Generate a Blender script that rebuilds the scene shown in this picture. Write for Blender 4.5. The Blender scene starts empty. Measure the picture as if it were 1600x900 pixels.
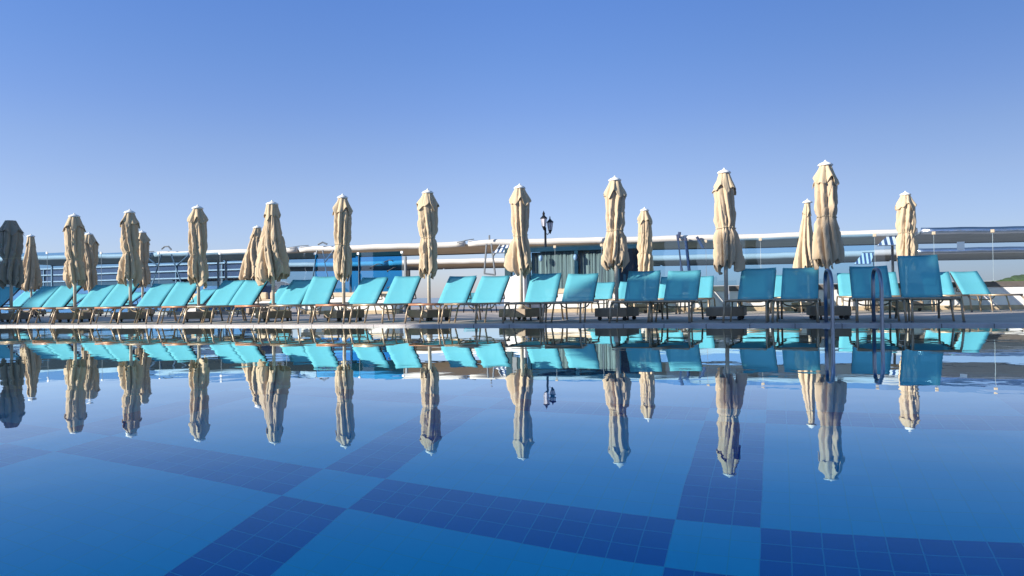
import bpy, bmesh, math, random
from mathutils import Vector, Matrix, noise
R = math.radians
scn = bpy.context.scene
COL = scn.collection

# ---------------------------------------------------------------- camera
H0 = 0.47
TH, PITCH, ROLL, FPX = -0.33432, 0.010821, -0.014394, 1201.455
cd = bpy.data.cameras.new('camera'); cam = bpy.data.objects.new('camera', cd); COL.objects.link(cam)
c_, s_ = math.cos(TH), math.sin(TH)
def to_row(x, y, z): return Vector((x * c_ + y * s_, -x * s_ + y * c_, z))
right0 = to_row(1, 0, 0)
fwd = to_row(0, math.cos(PITCH), math.sin(PITCH))
up0 = to_row(0, -math.sin(PITCH), math.cos(PITCH))
rt = right0 * math.cos(ROLL) + up0 * math.sin(ROLL)
up = up0 * math.cos(ROLL) - right0 * math.sin(ROLL)
M = Matrix((( rt.x, up.x, -fwd.x, 0), (rt.y, up.y, -fwd.y, 0), (rt.z, up.z, -fwd.z, H0), (0, 0, 0, 1)))
cam.matrix_world = M
cd.sensor_width = 36; cd.lens = FPX / 1600 * 36; cd.clip_start = 0.05; cd.clip_end = 60000
scn.camera = cam

# ---------------------------------------------------------------- light
SUN_EL = 20.0
SH = Vector((0.75, 0.66, 0)).normalized()           # the way shadows run on the ground
sdir = Vector((-SH.x * math.cos(R(SUN_EL)), -SH.y * math.cos(R(SUN_EL)), math.sin(R(SUN_EL))))
world = bpy.data.worlds.new('World'); scn.world = world; world.use_nodes = True
wn = world.node_tree.nodes; wl = world.node_tree.links
bg = wn['Background']
sky = wn.new('ShaderNodeTexSky'); sky.sky_type = 'NISHITA'; sky.sun_disc = False
sky.sun_elevation = R(SUN_EL); sky.sun_rotation = math.atan2(sdir.x, sdir.y) % (2 * math.pi)
sky.altitude = 0; sky.air_density = 1.0; sky.dust_density = 0.3; sky.ozone_density = 3.0
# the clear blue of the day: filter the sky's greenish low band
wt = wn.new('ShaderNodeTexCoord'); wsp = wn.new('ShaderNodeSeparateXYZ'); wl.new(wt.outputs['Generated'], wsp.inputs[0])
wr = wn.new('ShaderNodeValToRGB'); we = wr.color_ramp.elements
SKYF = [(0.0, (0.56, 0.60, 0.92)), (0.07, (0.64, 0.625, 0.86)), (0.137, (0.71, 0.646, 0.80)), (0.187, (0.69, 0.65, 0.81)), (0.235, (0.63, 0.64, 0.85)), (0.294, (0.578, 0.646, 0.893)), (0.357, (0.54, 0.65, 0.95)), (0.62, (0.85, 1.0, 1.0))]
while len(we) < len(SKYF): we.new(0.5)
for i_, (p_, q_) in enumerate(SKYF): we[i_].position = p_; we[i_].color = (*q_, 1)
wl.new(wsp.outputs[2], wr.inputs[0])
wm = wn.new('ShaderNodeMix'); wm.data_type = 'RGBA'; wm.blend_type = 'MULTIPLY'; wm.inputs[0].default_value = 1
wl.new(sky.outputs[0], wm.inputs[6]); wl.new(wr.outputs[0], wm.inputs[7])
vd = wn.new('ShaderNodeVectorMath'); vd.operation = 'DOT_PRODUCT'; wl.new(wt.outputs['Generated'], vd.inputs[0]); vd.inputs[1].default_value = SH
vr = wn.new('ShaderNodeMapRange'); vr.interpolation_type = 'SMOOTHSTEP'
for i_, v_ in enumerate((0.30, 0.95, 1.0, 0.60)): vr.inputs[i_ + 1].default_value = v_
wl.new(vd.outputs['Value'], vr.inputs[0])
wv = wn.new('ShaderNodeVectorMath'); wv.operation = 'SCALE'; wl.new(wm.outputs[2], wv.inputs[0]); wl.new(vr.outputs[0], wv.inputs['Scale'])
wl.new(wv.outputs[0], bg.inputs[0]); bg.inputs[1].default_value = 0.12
sl = bpy.data.lights.new('sun', 'SUN'); sl.energy = 4.5; sl.angle = R(0.53); sl.color = (1, 0.93, 0.82)
sl.cycles.use_multiple_importance_sampling = False
so = bpy.data.objects.new('sun', sl); COL.objects.link(so)
so.rotation_euler = (-sdir).to_track_quat('-Z', 'Y').to_euler(); so.location = (-30, -20, 30)
scn.view_settings.view_transform = 'Standard'; scn.view_settings.look = 'None'
scn.view_settings.exposure = 0.88; scn.view_settings.gamma = 1
scn.cycles.max_bounces = 12; scn.cycles.transparent_max_bounces = 24
scn.cycles.transmission_bounces = 8; scn.cycles.use_denoising = True

# ---------------------------------------------------------------- materials
MATS = {}
def nt(name):
    m = bpy.data.materials.new(name); m.use_nodes = True
    MATS[name] = m
    return m, m.node_tree.nodes, m.node_tree.links, m.node_tree.nodes['Principled BSDF']
def math_n(N, L, op, a, b=None, c=None):
    n = N.new('ShaderNodeMath'); n.operation = op
    for i, v in enumerate((a, b, c)):
        if v is None: continue
        if isinstance(v, (int, float)): n.inputs[i].default_value = v
        else: L.new(v, n.inputs[i])
    return n.outputs[0]
def mixc(N, L, f, a, b):
    n = N.new('ShaderNodeMix'); n.data_type = 'RGBA'
    for i, v in ((0, f), (6, a), (7, b)):
        if isinstance(v, (int, float)): n.inputs[i].default_value = v
        elif isinstance(v, tuple): n.inputs[i].default_value = (*v, 1)
        else: L.new(v, n.inputs[i])
    return n.outputs[2]
def noise_n(N, L, scale, detail=4, vec=None, rough=0.55):
    n = N.new('ShaderNodeTexNoise'); n.inputs['Scale'].default_value = scale
    n.inputs['Detail'].default_value = detail; n.inputs['Roughness'].default_value = rough
    if vec is not None: L.new(vec, n.inputs['Vector'])
    return n.outputs['Fac']
def coords(N, L, sc=(1, 1, 1), kind='Object'):
    t = N.new('ShaderNodeTexCoord'); mp = N.new('ShaderNodeMapping'); mp.inputs['Scale'].default_value = sc
    L.new(t.outputs[kind], mp.inputs[0]); return mp.outputs[0]
def ramp(N, L, f, stops):
    r = N.new('ShaderNodeValToRGB'); e = r.color_ramp.elements
    while len(e) < len(stops): e.new(0.5)
    for i, (p, c) in enumerate(stops): e[i].position = p; e[i].color = (*c, 1)
    L.new(f, r.inputs[0]); return r.outputs[0]
def bump(N, L, B, h, strength=0.3, dist=0.01):
    b = N.new('ShaderNodeBump'); b.inputs['Strength'].default_value = strength; b.inputs['Distance'].default_value = dist
    L.new(h, b.inputs['Height']); L.new(b.outputs[0], B.inputs['Normal']); return b
def plain(name, col, rough=0.6, metal=0.0, var=0.12, scale=6.0, bmp=0.0, sc=(1, 1, 1), spec=None):
    m, N, L, B = nt(name)
    v = coords(N, L, sc)
    f = noise_n(N, L, scale, 5, v)
    d = tuple(max(0, x * (1 - var)) for x in col); u = tuple(min(1, x * (1 + var)) for x in col)
    L.new(ramp(N, L, f, [(0.3, d), (0.7, u)]), B.inputs['Base Color'])
    B.inputs['Roughness'].default_value = rough; B.inputs['Metallic'].default_value = metal
    if spec is not None: B.inputs['Specular IOR Level'].default_value = spec
    if bmp: bump(N, L, B, noise_n(N, L, scale * 6, 3, v), 0.5, bmp)
    return m

# fabric of the parasols: plain weave, faint stains
def fabric(name, col, dirt):
    m, N, L, B = nt(name)
    v = coords(N, L)
    base = mixc(N, L, noise_n(N, L, 3.2, 6, v), tuple(x * 0.86 for x in col), tuple(min(1, x * 1.1) for x in col))
    st = ramp(N, L, noise_n(N, L, 1.7, 5, coords(N, L, (1, 1, 0.4))), [(0.5, (0, 0, 0)), (0.75, (1, 1, 1))])
    k = math_n(N, L, 'MULTIPLY', st, dirt)
    L.new(mixc(N, L, k, base, tuple(x * 0.6 for x in col)), B.inputs['Base Color'])
    B.inputs['Roughness'].default_value = 0.9; B.inputs['Specular IOR Level'].default_value = 0.15
    B.inputs['Sheen Weight'].default_value = 0.15
    bump(N, L, B, noise_n(N, L, 16, 4, coords(N, L, (1, 1, 0.22))), 0.6, 0.008)
    tr = N.new('ShaderNodeBsdfTranslucent'); L.new(B.inputs['Base Color'].links[0].from_socket, tr.inputs[0])
    mx = N.new('ShaderNodeMixShader'); mx.inputs[0].default_value = 0.12
    L.new(B.outputs[0], mx.inputs[1]); L.new(tr.outputs[0], mx.inputs[2])
    L.new(mx.outputs[0], N['Material Output'].inputs[0])
    return m
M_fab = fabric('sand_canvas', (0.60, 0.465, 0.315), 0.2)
M_fab_shade = fabric('sand_canvas_shaded', (0.34, 0.30, 0.24), 0.4)  # darker canvas copy: shade put into the leftmost parasol's colour
M_vent = fabric('sand_canvas_vent', (0.61, 0.485, 0.325), 0.15)
M_white = plain('white_plastic', (0.82, 0.82, 0.80), 0.45, var=0.03)
M_strap = plain('strap_webbing', (0.50, 0.42, 0.29), 0.8)
M_pole = plain('beige_pole_metal', (0.62, 0.54, 0.43), 0.5, 0.0, 0.06)
M_box = plain('taupe_base_panel', (0.27, 0.205, 0.145), 0.7, 0, 0.12, 9, 0.001)
M_rubber = plain('black_rubber', (0.02, 0.02, 0.022), 0.6)
M_frame = plain('bronze_tube', (0.36, 0.275, 0.185), 0.38, 0.55, 0.08)
M_dark = plain('dark_tube', (0.045, 0.042, 0.045), 0.45, 0.4, 0.1)
M_copper = plain('copper_bar', (0.42, 0.20, 0.11), 0.4, 0.3, 0.1)
M_foot = plain('grey_foot', (0.12, 0.12, 0.12), 0.6)

def sling(name, col, see):
    m, N, L, B = nt(name)
    v = coords(N, L)
    f = noise_n(N, L, 5, 4, v)
    base = mixc(N, L, f, tuple(x * 0.93 for x in col), tuple(min(1, x * 1.05) for x in col))
    L.new(base, B.inputs['Base Color']); B.inputs['Roughness'].default_value = 0.75
    B.inputs['Specular IOR Level'].default_value = 0.25
    # woven mesh: open pores let a little of what stands behind show
    tp = N.new('ShaderNodeBsdfTransparent'); tp.inputs[0].default_value = (0.75, 0.97, 1.0, 1)
    tl = N.new('ShaderNodeBsdfTranslucent'); L.new(base, tl.inputs[0])
    m1 = N.new('ShaderNodeMixShader'); m1.inputs[0].default_value = 0.22
    L.new(B.outputs[0], m1.inputs[1]); L.new(tl.outputs[0], m1.inputs[2])
    m2 = N.new('ShaderNodeMixShader'); m2.inputs[0].default_value = see
    L.new(m1.outputs[0], m2.inputs[1]); L.new(tp.outputs[0], m2.inputs[2])
    L.new(m2.outputs[0], N['Material Output'].inputs[0])
    return m
M_sling = sling('turquoise_sling', (0.165, 0.565, 0.65), 0.24)

M_steel = plain('stainless_steel', (0.22, 0.25, 0.31), 0.28, 1.0, 0.15)
M_wall = plain('white_render', (0.66, 0.64, 0.62), 0.85, 0, 0.06, 2.5, 0.002)
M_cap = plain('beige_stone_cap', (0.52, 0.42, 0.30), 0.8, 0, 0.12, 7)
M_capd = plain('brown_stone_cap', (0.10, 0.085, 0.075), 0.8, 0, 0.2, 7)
M_course = plain('sandy_base_course', (0.42, 0.33, 0.22), 0.85, 0, 0.15, 8)

M_fascia = plain('white_fascia', (0.58, 0.55, 0.51), 0.6, 0, 0.06, 1.2)
M_soffit = plain('taupe_soffit', (0.50, 0.40, 0.28), 0.8, 0, 0.1, 1.5)
M_soffitg = plain('grey_soffit', (0.22, 0.22, 0.20), 0.8, 0, 0.15, 1.5)
M_teal = plain('dark_teal_frame', (0.02, 0.06, 0.08), 0.35, 0.2, 0.1)
M_black = plain('black_iron', (0.015, 0.016, 0.02), 0.4, 0.4, 0.1)
M_lampg = plain('frosted_lamp_glass', (0.62, 0.60, 0.66), 0.3, 0, 0.05)
M_greym = plain('grey_strut_metal', (0.20, 0.22, 0.24), 0.4, 0.5, 0.1)
M_seam = plain('glass_edge_strip', (0.30, 0.38, 0.42), 0.3)
M_navy = plain('navy_panel', (0.045, 0.06, 0.12), 0.3, 0, 0.2, 1.5)
M_glm_solid = plain('steel_blue_panel', (0.10, 0.22, 0.38), 0.4, 0, 0.2, 0.8)
M_hotel = plain('cream_render', (0.62, 0.58, 0.50), 0.9, 0, 0.06, 1)

def deck_mat():
    m, N, L, B = nt('deck_pavers')
    v = coords(N, L)
    br = N.new('ShaderNodeTexBrick'); br.inputs['Scale'].default_value = 1; br.offset = 0.0
    br.inputs['Brick Width'].default_value = 0.4; br.inputs['Row Height'].default_value = 0.4
    br.inputs['Mortar Size'].default_value = 0.006
    br.inputs['Color1'].default_value = (0.50, 0.43, 0.37, 1); br.inputs['Color2'].default_value = (0.43, 0.37, 0.32, 1)
    br.inputs['Mortar'].default_value = (0.28, 0.25, 0.23, 1); L.new(v, br.inputs['Vector'])
    f = noise_n(N, L, 1.3, 6, v)
    dk = ramp(N, L, f, [(0.35, (0.78, 0.78, 0.8)), (0.65, (1, 1, 1))])
    mm = N.new('ShaderNodeMix'); mm.data_type = 'RGBA'; mm.blend_type = 'MULTIPLY'; mm.inputs[0].default_value = 1
    L.new(br.outputs[0], mm.inputs[6]); L.new(dk, mm.inputs[7]); L.new(mm.outputs[2], B.inputs['Base Color'])
    B.inputs['Roughness'].default_value = 0.7
    bump(N, L, B, noise_n(N, L, 40, 3, v), 0.4, 0.002)
    return m
M_deck = deck_mat()
def coping_mat():
    m, N, L, B = nt('pale_coping'); v = coords(N, L)
    sp = N.new('ShaderNodeSeparateXYZ'); L.new(v, sp.inputs[0])
    fr = math_n(N, L, 'FRACT', math_n(N, L, 'MULTIPLY', math_n(N, L, 'ADD', sp.outputs[0], 100.0), 1 / 0.6))
    j = math_n(N, L, 'GREATER_THAN', math_n(N, L, 'ABSOLUTE', math_n(N, L, 'SUBTRACT', fr, 0.5)), 0.488)
    c = ramp(N, L, noise_n(N, L, 2.2, 7, coords(N, L, (1, 2, 1))), [(0.3, (0.30, 0.27, 0.26)), (0.5, (0.45, 0.40, 0.38)), (0.75, (0.52, 0.47, 0.44))])
    L.new(mixc(N, L, j, c, (0.16, 0.14, 0.13)), B.inputs['Base Color']); B.inputs['Roughness'].default_value = 0.55
    bump(N, L, B, noise_n(N, L, 30, 3, v), 0.4, 0.003); return m
M_kerbw = coping_mat()

# pool tiles: 116 mm squares, three-tile navy bands every fifteen tiles, light crossings
TS = 0.116491; TO = (-2.184813, 3.009704)
def tile_mat(name, banded=True):
    m, N, L, B = nt(name)
    t = N.new('ShaderNodeTexCoord'); sp = N.new('ShaderNodeSeparateXYZ'); L.new(t.outputs['Object'], sp.inputs[0])
    if banded:
        u = math_n(N, L, 'DIVIDE', math_n(N, L, 'SUBTRACT', sp.outputs[0], TO[0]), TS)
        v = math_n(N, L, 'DIVIDE', math_n(N, L, 'SUBTRACT', sp.outputs[1], TO[1]), TS)
    else:
        u = math_n(N, L, 'DIVIDE', math_n(N, L, 'ADD', sp.outputs[0], sp.outputs[1]), TS); v = math_n(N, L, 'DIVIDE', sp.outputs[2], TS)
    def groove(x):
        fr = math_n(N, L, 'FRACT', math_n(N, L, 'ADD', x, 1000.0))
        a = math_n(N, L, 'ABSOLUTE', math_n(N, L, 'SUBTRACT', fr, 0.5))
        return math_n(N, L, 'GREATER_THAN', a, 0.478)
    g = math_n(N, L, 'MAXIMUM', groove(u), groove(v))
    def cell(x): return math_n(N, L, 'FLOOR', x)
    cmb = N.new('ShaderNodeCombineXYZ'); L.new(cell(u), cmb.inputs[0]); L.new(cell(v), cmb.inputs[1])
    wn_ = N.new('ShaderNodeTexWhiteNoise'); wn_.noise_dimensions = '3D'; L.new(cmb.outputs[0], wn_.inputs[0])
    rnd = wn_.outputs[0]
    light = mixc(N, L, rnd, (0.002, 0.60, 0.95), (0.003, 0.64, 0.98))
    dark = mixc(N, L, rnd, (0.002, 0.09, 0.50), (0.004, 0.15, 0.60))
    if banded:
        def band(x):
            mo = math_n(N, L, 'MODULO', math_n(N, L, 'ADD', x, 15.0 * 100), 15.0)
            return math_n(N, L, 'LESS_THAN', mo, 3.0)
        bu, bv = band(u), band(v)
        bb = math_n(N, L, 'ABSOLUTE', math_n(N, L, 'SUBTRACT', bu, bv))
        tile = mixc(N, L, bb, light, dark)
        gc = mixc(N, L, bb, (0.016, 0.60, 0.84), (0.06, 0.40, 0.72))
    else:
        tile = light; gc = (0.03, 0.46, 0.74)
    L.new(mixc(N, L, g, tile, gc), B.inputs['Base Color'])
    B.inputs['Roughness'].default_value = 0.5; B.inputs['Specular IOR Level'].default_value = 0.08
    return m
M_tile = tile_mat('pool_floor_tiles'); M_tilew = tile_mat('pool_wall_tiles', False)

def water_mat():
    m, N, L, B = nt('pool_water')
    N.remove(B)
    g = N.new('ShaderNodeBsdfRefraction'); g.inputs['IOR'].default_value = 1.333; g.inputs['Roughness'].default_value = 0.0
    g.inputs['Color'].default_value = (0.97, 1, 1, 1)
    gl = N.new('ShaderNodeBsdfGlossy'); gl.inputs['Roughness'].default_value = 0.0; 
    fr = N.new('ShaderNodeFresnel'); fr.inputs[0].default_value = 1.333
    v = coords(N, L)
    a = noise_n(N, L, 0.9, 2, v); b = noise_n(N, L, 5.5, 2, v)
    patch = ramp(N, L, noise_n(N, L, 0.35, 2, coords(N, L, (0.4, 1.0, 1))), [(0.35, (0.25,) * 3), (0.7, (1, 1, 1))])
    a = math_n(N, L, 'ADD', a, math_n(N, L, 'MULTIPLY', noise_n(N, L, 2.4, 1, v), 0.36))
    h = math_n(N, L, 'ADD', math_n(N, L, 'MULTIPLY', a, 0.9), math_n(N, L, 'MULTIPLY', math_n(N, L, 'MULTIPLY', b, patch), 0.15))
    bp = N.new('ShaderNodeBump'); bp.inputs['Strength'].default_value = 1.0; bp.inputs['Distance'].default_value = 0.0026
    L.new(h, bp.inputs['Height'])
    for q in (g, gl, fr): L.new(bp.outputs[0], q.inputs['Normal'])
    L.new(ramp(N, L, fr.outputs[0], [(0.08, (0.05, 0.88, 0.98)), (0.20, (0.50, 0.93, 1)), (0.45, (0.93, 1, 1))]), gl.inputs['Color'])
    f = math_n(N, L, 'MINIMUM', math_n(N, L, 'MULTIPLY', fr.outputs[0], math_n(N, L, 'ADD', math_n(N, L, 'MULTIPLY', fr.outputs[0], 1.6), 0.78)), 1.0)
    mx = N.new('ShaderNodeMixShader'); L.new(f, mx.inputs[0]); L.new(g.outputs[0], mx.inputs[1]); L.new(gl.outputs[0], mx.inputs[2])
    L.new(mx.outputs[0], N['Material Output'].inputs[0])
    return m
M_water = water_mat()

def glass_mat(name, tint, film=0.0):
    m, N, L, B = nt(name); N.remove(B)
    tp = N.new('ShaderNodeBsdfTransparent'); tp.inputs[0].default_value = (*tint, 1)
    gl = N.new('ShaderNodeBsdfGlossy'); gl.inputs['Roughness'].default_value = 0.01; gl.inputs[0].default_value = (1, 1, 1, 1)
    ge = N.new('ShaderNodeNewGeometry'); dp = N.new('ShaderNodeVectorMath'); dp.operation = 'DOT_PRODUCT'
    L.new(ge.outputs['Normal'], dp.inputs[0]); L.new(ge.outputs['Incoming'], dp.inputs[1])
    cs = math_n(N, L, 'ABSOLUTE', dp.outputs['Value'])
    f = math_n(N, L, 'ADD', math_n(N, L, 'MULTIPLY', math_n(N, L, 'POWER', math_n(N, L, 'SUBTRACT', 1.0, cs), 5.0), 0.9), 0.045 + film)
    mx = N.new('ShaderNodeMixShader'); L.new(f, mx.inputs[0]); L.new(tp.outputs[0], mx.inputs[1]); L.new(gl.outputs[0], mx.inputs[2])
    L.new(mx.outputs[0], N['Material Output'].inputs[0]); return m
M_gl = glass_mat('pale_blue_glass', (0.62, 0.80, 0.93))
M_glc = glass_mat('clear_glass', (0.80, 0.87, 0.93))
M_glb = glass_mat('blue_film_glass', (0.22, 0.60, 0.88))
M_glm = glass_mat('mid_blue_glass', (0.60, 0.77, 0.91))

def curtain_mat():
    m, N, L, B = nt('weathered_curtain')
    v = coords(N, L, (9, 9, 0.35))
    f = noise_n(N, L, 1.0, 6, v, 0.7)
    L.new(ramp(N, L, f, [(0.30, (0.10, 0.10, 0.09)), (0.45, (0.26, 0.23, 0.17)), (0.60, (0.42, 0.38, 0.29)), (0.75, (0.18, 0.18, 0.16))]), B.inputs['Base Color'])
    B.inputs['Roughness'].default_value = 0.8
    bump(N, L, B, f, 0.6, 0.05); return m
M_curt = curtain_mat()
def stripe_mat():
    m, N, L, B = nt('blue_white_stripes')
    t = N.new('ShaderNodeTexCoord'); sp = N.new('ShaderNodeSeparateXYZ'); L.new(t.outputs['Object'], sp.inputs[0])
    fr = math_n(N, L, 'FRACT', math_n(N, L, 'MULTIPLY', math_n(N, L, 'ADD', sp.outputs[0], 50.0), 6.2))
    L.new(mixc(N, L, math_n(N, L, 'GREATER_THAN', fr, 0.52), (0.02, 0.07, 0.18), (0.72, 0.75, 0.78)), B.inputs['Base Color'])
    B.inputs['Roughness'].default_value = 0.8; return m
M_stripe = stripe_mat()
M_chrome = plain('dark_reflective_sheet', (0.55, 0.57, 0.62), 0.25, 1.0, 0.25, 1.5, 0.02, (0.4, 2, 4))
def hill_mat(name, a, b):
    m, N, L, B = nt(name)
    L.new(mixc(N, L, noise_n(N, L, 0.03, 8, coords(N, L)), a, b), B.inputs['Base Color']); B.inputs['Roughness'].default_value = 1; B.inputs['Specular IOR Level'].default_value = 0
    return m
M_hill = hill_mat('wooded_hill', (0.03, 0.06, 0.02), (0.10, 0.15, 0.05))
M_mount = hill_mat('far_mountain', (0.13, 0.16, 0.18), (0.20, 0.22, 0.22))
def sea_mat():
    m, N, L, B = nt('sea_water'); B.inputs['Base Color'].default_value = (0.01, 0.04, 0.07, 1); B.inputs['Roughness'].default_value = 0.15
    bump(N, L, B, noise_n(N, L, 0.3, 5, coords(N, L)), 0.6, 0.5); return m
M_sea = sea_mat()
M_earth = plain('dry_earth', (0.22, 0.18, 0.13), 0.95)

# ---------------------------------------------------------------- mesh helpers
def obj(name, bm, mat, parent=None, smooth=False, loc=None):
    me = bpy.data.meshes.new(name)
    bmesh.ops.recalc_face_normals(bm, faces=bm.faces[:])
    if smooth:
        for f in bm.faces: f.smooth = True
    bm.to_mesh(me); bm.free(); me.materials.append(mat)
    o = bpy.data.objects.new(name, me); COL.objects.link(o)
    if parent: o.parent = parent
    if loc: o.location = loc
    return o
def empty(name, loc, rz=0.0):
    o = bpy.data.objects.new(name, None); COL.objects.link(o); o.location = loc; o.rotation_euler = (0, 0, rz)
    o.empty_display_size = 0.2
    return o
def tag(o, label=None, cat=None, group=None, kind=None):
    if label: o['label'] = label
    if cat: o['category'] = cat
    if group: o['group'] = group
    if kind: o['kind'] = kind
    return o
def box(bm, x0, x1, y0, y1, z0, z1, bev=0.0, rot=None):
    r = bmesh.ops.create_cube(bm, size=1.0)
    vs = r['verts']
    for v in vs:
        v.co = Vector((x0 + (v.co.x + .5) * (x1 - x0), y0 + (v.co.y + .5) * (y1 - y0), z0 + (v.co.z + .5) * (z1 - z0)))
    if bev:
        es = list({e for v in vs for e in v.link_edges})
        bmesh.ops.bevel(bm, geom=es, offset=bev, segments=2, affect='EDGES', profile=0.5)
    return bm
def NB(): return bmesh.new()
def tube(bm, pts, r, seg=8, closed=False, cap=True, r2=None):
    pts = [Vector(p) for p in pts]; n = len(pts); rings = []
    ref = Vector((0, 0, 1))
    for i, p in enumerate(pts):
        a = pts[i - 1] if (i or closed) else pts[0]; b = pts[(i + 1) % n] if (i < n - 1 or closed) else pts[-1]
        d = (b - a)
        if d.length < 1e-9: d = Vector((0, 0, 1))
        d.normalize()
        rf = ref if abs(d.dot(ref)) < 0.95 else Vector((0, 1, 0))
        s = d.cross(rf).normalized(); t = s.cross(d)
        rr = r if r2 is None else r + (r2 - r) * i / (n - 1)
        rings.append([bm.verts.new(p + (s * math.cos(2 * math.pi * k / seg) + t * math.sin(2 * math.pi * k / seg)) * rr) for k in range(seg)])
    m = n if closed else n - 1
    for i in range(m):
        A, B_ = rings[i], rings[(i + 1) % n]
        # keep neighbouring rings aligned
        off = min(range(seg), key=lambda q: (A[0].co - B_[q].co).length)
        for k in range(seg):
            bm.faces.new((A[k], A[(k + 1) % seg], B_[(k + 1 + off) % seg], B_[(k + off) % seg]))
    if cap and not closed:
        bm.faces.new(rings[0]); bm.faces.new(rings[-1][::-1])
    return bm
def arc(p0, p1, p2, n=6):   # quadratic curve
    p0, p1, p2 = Vector(p0), Vector(p1), Vector(p2)
    return [(p0 * (1 - t) ** 2 + p1 * 2 * t * (1 - t) + p2 * t * t) for t in [i / n for i in range(n + 1)]]
def lathe(bm, prof, seg=16, cx=0, cy=0):
    rings = [[bm.verts.new((cx + r * math.cos(2 * math.pi * k / seg), cy + r * math.sin(2 * math.pi * k / seg), z)) for k in range(seg)] for r, z in prof]
    for a, b in zip(rings, rings[1:]):
        for k in range(seg): bm.faces.new((a[k], a[(k + 1) % seg], b[(k + 1) % seg], b[k]))
    bm.faces.new(rings[0][::-1]); bm.faces.new(rings[-1])
    return bm

# ---------------------------------------------------------------- the setting
DZ = 0.026; EDGE = 11.4; PX0, PX1, PY0 = -27.0, 13.0, -0.9; PDEP = -1.675788
b = NB(); box(b, -20000, 20000, -20000, 20000, -13, -12); tag(obj('sea', b, M_sea), kind='structure')
# terrace block with the pool cut out of it
def slab(name, x0, x1, y0, y1, z0, z1, mat): b = NB(); box(b, x0, x1, y0, y1, z0, z1); return tag(obj(name, b, mat), kind='structure')
slab('pool_deck', -75, 45, EDGE, 20.2, -12.5, DZ, M_deck)
slab('near_deck', -75, 45, -40, PY0, -12.5, DZ, M_deck)
slab('side_deck', -75, PX0, PY0, EDGE, -12.5, DZ, M_deck)
slab('side_deck', PX1, 45, PY0, EDGE, -12.5, DZ, M_deck)
slab('lower_terrace', -75, 45, 20.2, 60, -12.5, -0.35, M_deck)
b = NB(); box(b, PX0, PX1, PY0, EDGE, PDEP - .3, PDEP); tag(obj('pool_floor', b, M_tile), kind='structure')
b = NB()
box(b, PX0, PX1, EDGE - .02, EDGE - .003, PDEP, -.03); box(b, PX0, PX1, PY0 + .003, PY0 + .02, PDEP, -.03)
box(b, PX0 + .003, PX0 + .02, PY0 + .02, EDGE - .02, PDEP, -.03); box(b, PX1 - .02, PX1 - .003, PY0 + .02, EDGE - .02, PDEP, -.03)
tag(obj('pool_wall', b, M_tilew), kind='structure')
b = NB(); bmesh.ops.create_grid(b, x_segments=2, y_segments=2, size=.5)
for v in b.verts: v.co = Vector(((PX0 + PX1) / 2 + v.co.x * (PX1 - PX0 - .04), (PY0 + EDGE) / 2 + v.co.y * (EDGE - PY0 - .04), 0))
for f in b.faces:
    f.normal_update()
    if f.normal.z < 0: f.normal_flip()
me = bpy.data.meshes.new('pool_water'); b.to_mesh(me); b.free(); me.materials.append(M_water)
w = bpy.data.objects.new('pool_water', me); COL.objects.link(w); tag(w, kind='structure')
b = NB()
box(b, PX0, PX1, EDGE - .045, EDGE + .30, -.028, DZ + .006, .006)
tag(obj('kerb', b, M_kerbw), kind='structure')
# hills
def ridge(name, pts, y0, depth, zb, mat):
    b = NB(); rnd = random.Random(3); prof = []
    for (x0, z0), (x1, z1) in zip(pts, pts[1:]):
        n = 40
        for i in range(n):
            t = i / n; prof.append((x0 + (x1 - x0) * t, z0 + (z1 - z0) * t))
    prof.append(pts[-1])
    rows = []
    span = max(p[1] for p in prof) - zb
    for j, (fy, fz) in enumerate([(0, 0), (.15, .45), (.35, .85), (.5, 1), (.75, .7), (1, 0)]):
        rows.append([b.verts.new((x, y0 + depth * fy, zb + (z - zb) * fz + noise.noise(Vector((x * 12 / abs(span) * .02, j * 3.1, 0))) * span * .05 * (fz > 0) + (noise.noise(Vector((x * .22, j * 5.3, 1))) * .9 + noise.noise(Vector((x * .6, j * 9.3, 4))) * .5) * (fz > 0) * (span < 60))) for x, z in prof])
    for a, c in zip(rows, rows[1:]):
        for k in range(len(a) - 1): b.faces.new((a[k], a[k + 1], c[k + 1], c[k]))
    return tag(obj(name, b, mat, smooth=True), kind='structure')
ridge('wooded_hill', [(150, -12), (185, 3), (198, 8.5), (210, 9.2), (222, 13.5), (235, 15.5), (262, 14), (300, 12), (360, 9), (430, 14), (520, -12)], 840, 120, -12, M_hill)
ridge('far_mountain', [(-5200, -12), (-4300, 60), (-3400, 100), (-2900, 78), (-2500, 92), (-2100, 80), (-1800, 84), (-1560, 70), (-1440, 56), (-1380, 34), (-1300, 12), (-1220, -12)], 1800, 400, -12, M_mount)

# ---------------------------------------------------------------- parapet and glass wind screen (19.6 m line)
GY = 19.6
def parapet(t0, t1, capm, label):
    r = empty('parapet_wall', ((t0 + t1) / 2, GY, DZ)); hw = (t1 - t0) / 2
    tag(r, label, 'wall')
    b = NB(); box(b, -hw, hw, -.10, .10, .10, .50); obj('wall_body', b, M_wall, r)
    b = NB(); box(b, -hw - .01, hw + .01, -.13, .13, .50, .62, .01); obj('cap', b, capm, r)
    b = NB(); box(b, -hw, hw, -.12, .12, 0, .10, .008); obj('base_course', b, M_course, r)
parapet(-13.4, -10.15, M_cap, 'low white wall with beige cap below the deep blue glass')
parapet(-6.4, -1.2, M_cap, 'low white wall with beige cap in front of the curtained pavilion')
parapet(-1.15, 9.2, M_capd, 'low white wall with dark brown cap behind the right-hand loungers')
proto_clip = None
def clip_mesh():
    b = NB(); box(b, -.035, .035, -.02, .02, -.07, -.0, .006); return b
edges = [-33.2 + 1.2 * i for i in range(17)] + [-12.97, -11.51, -10.10]
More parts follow.
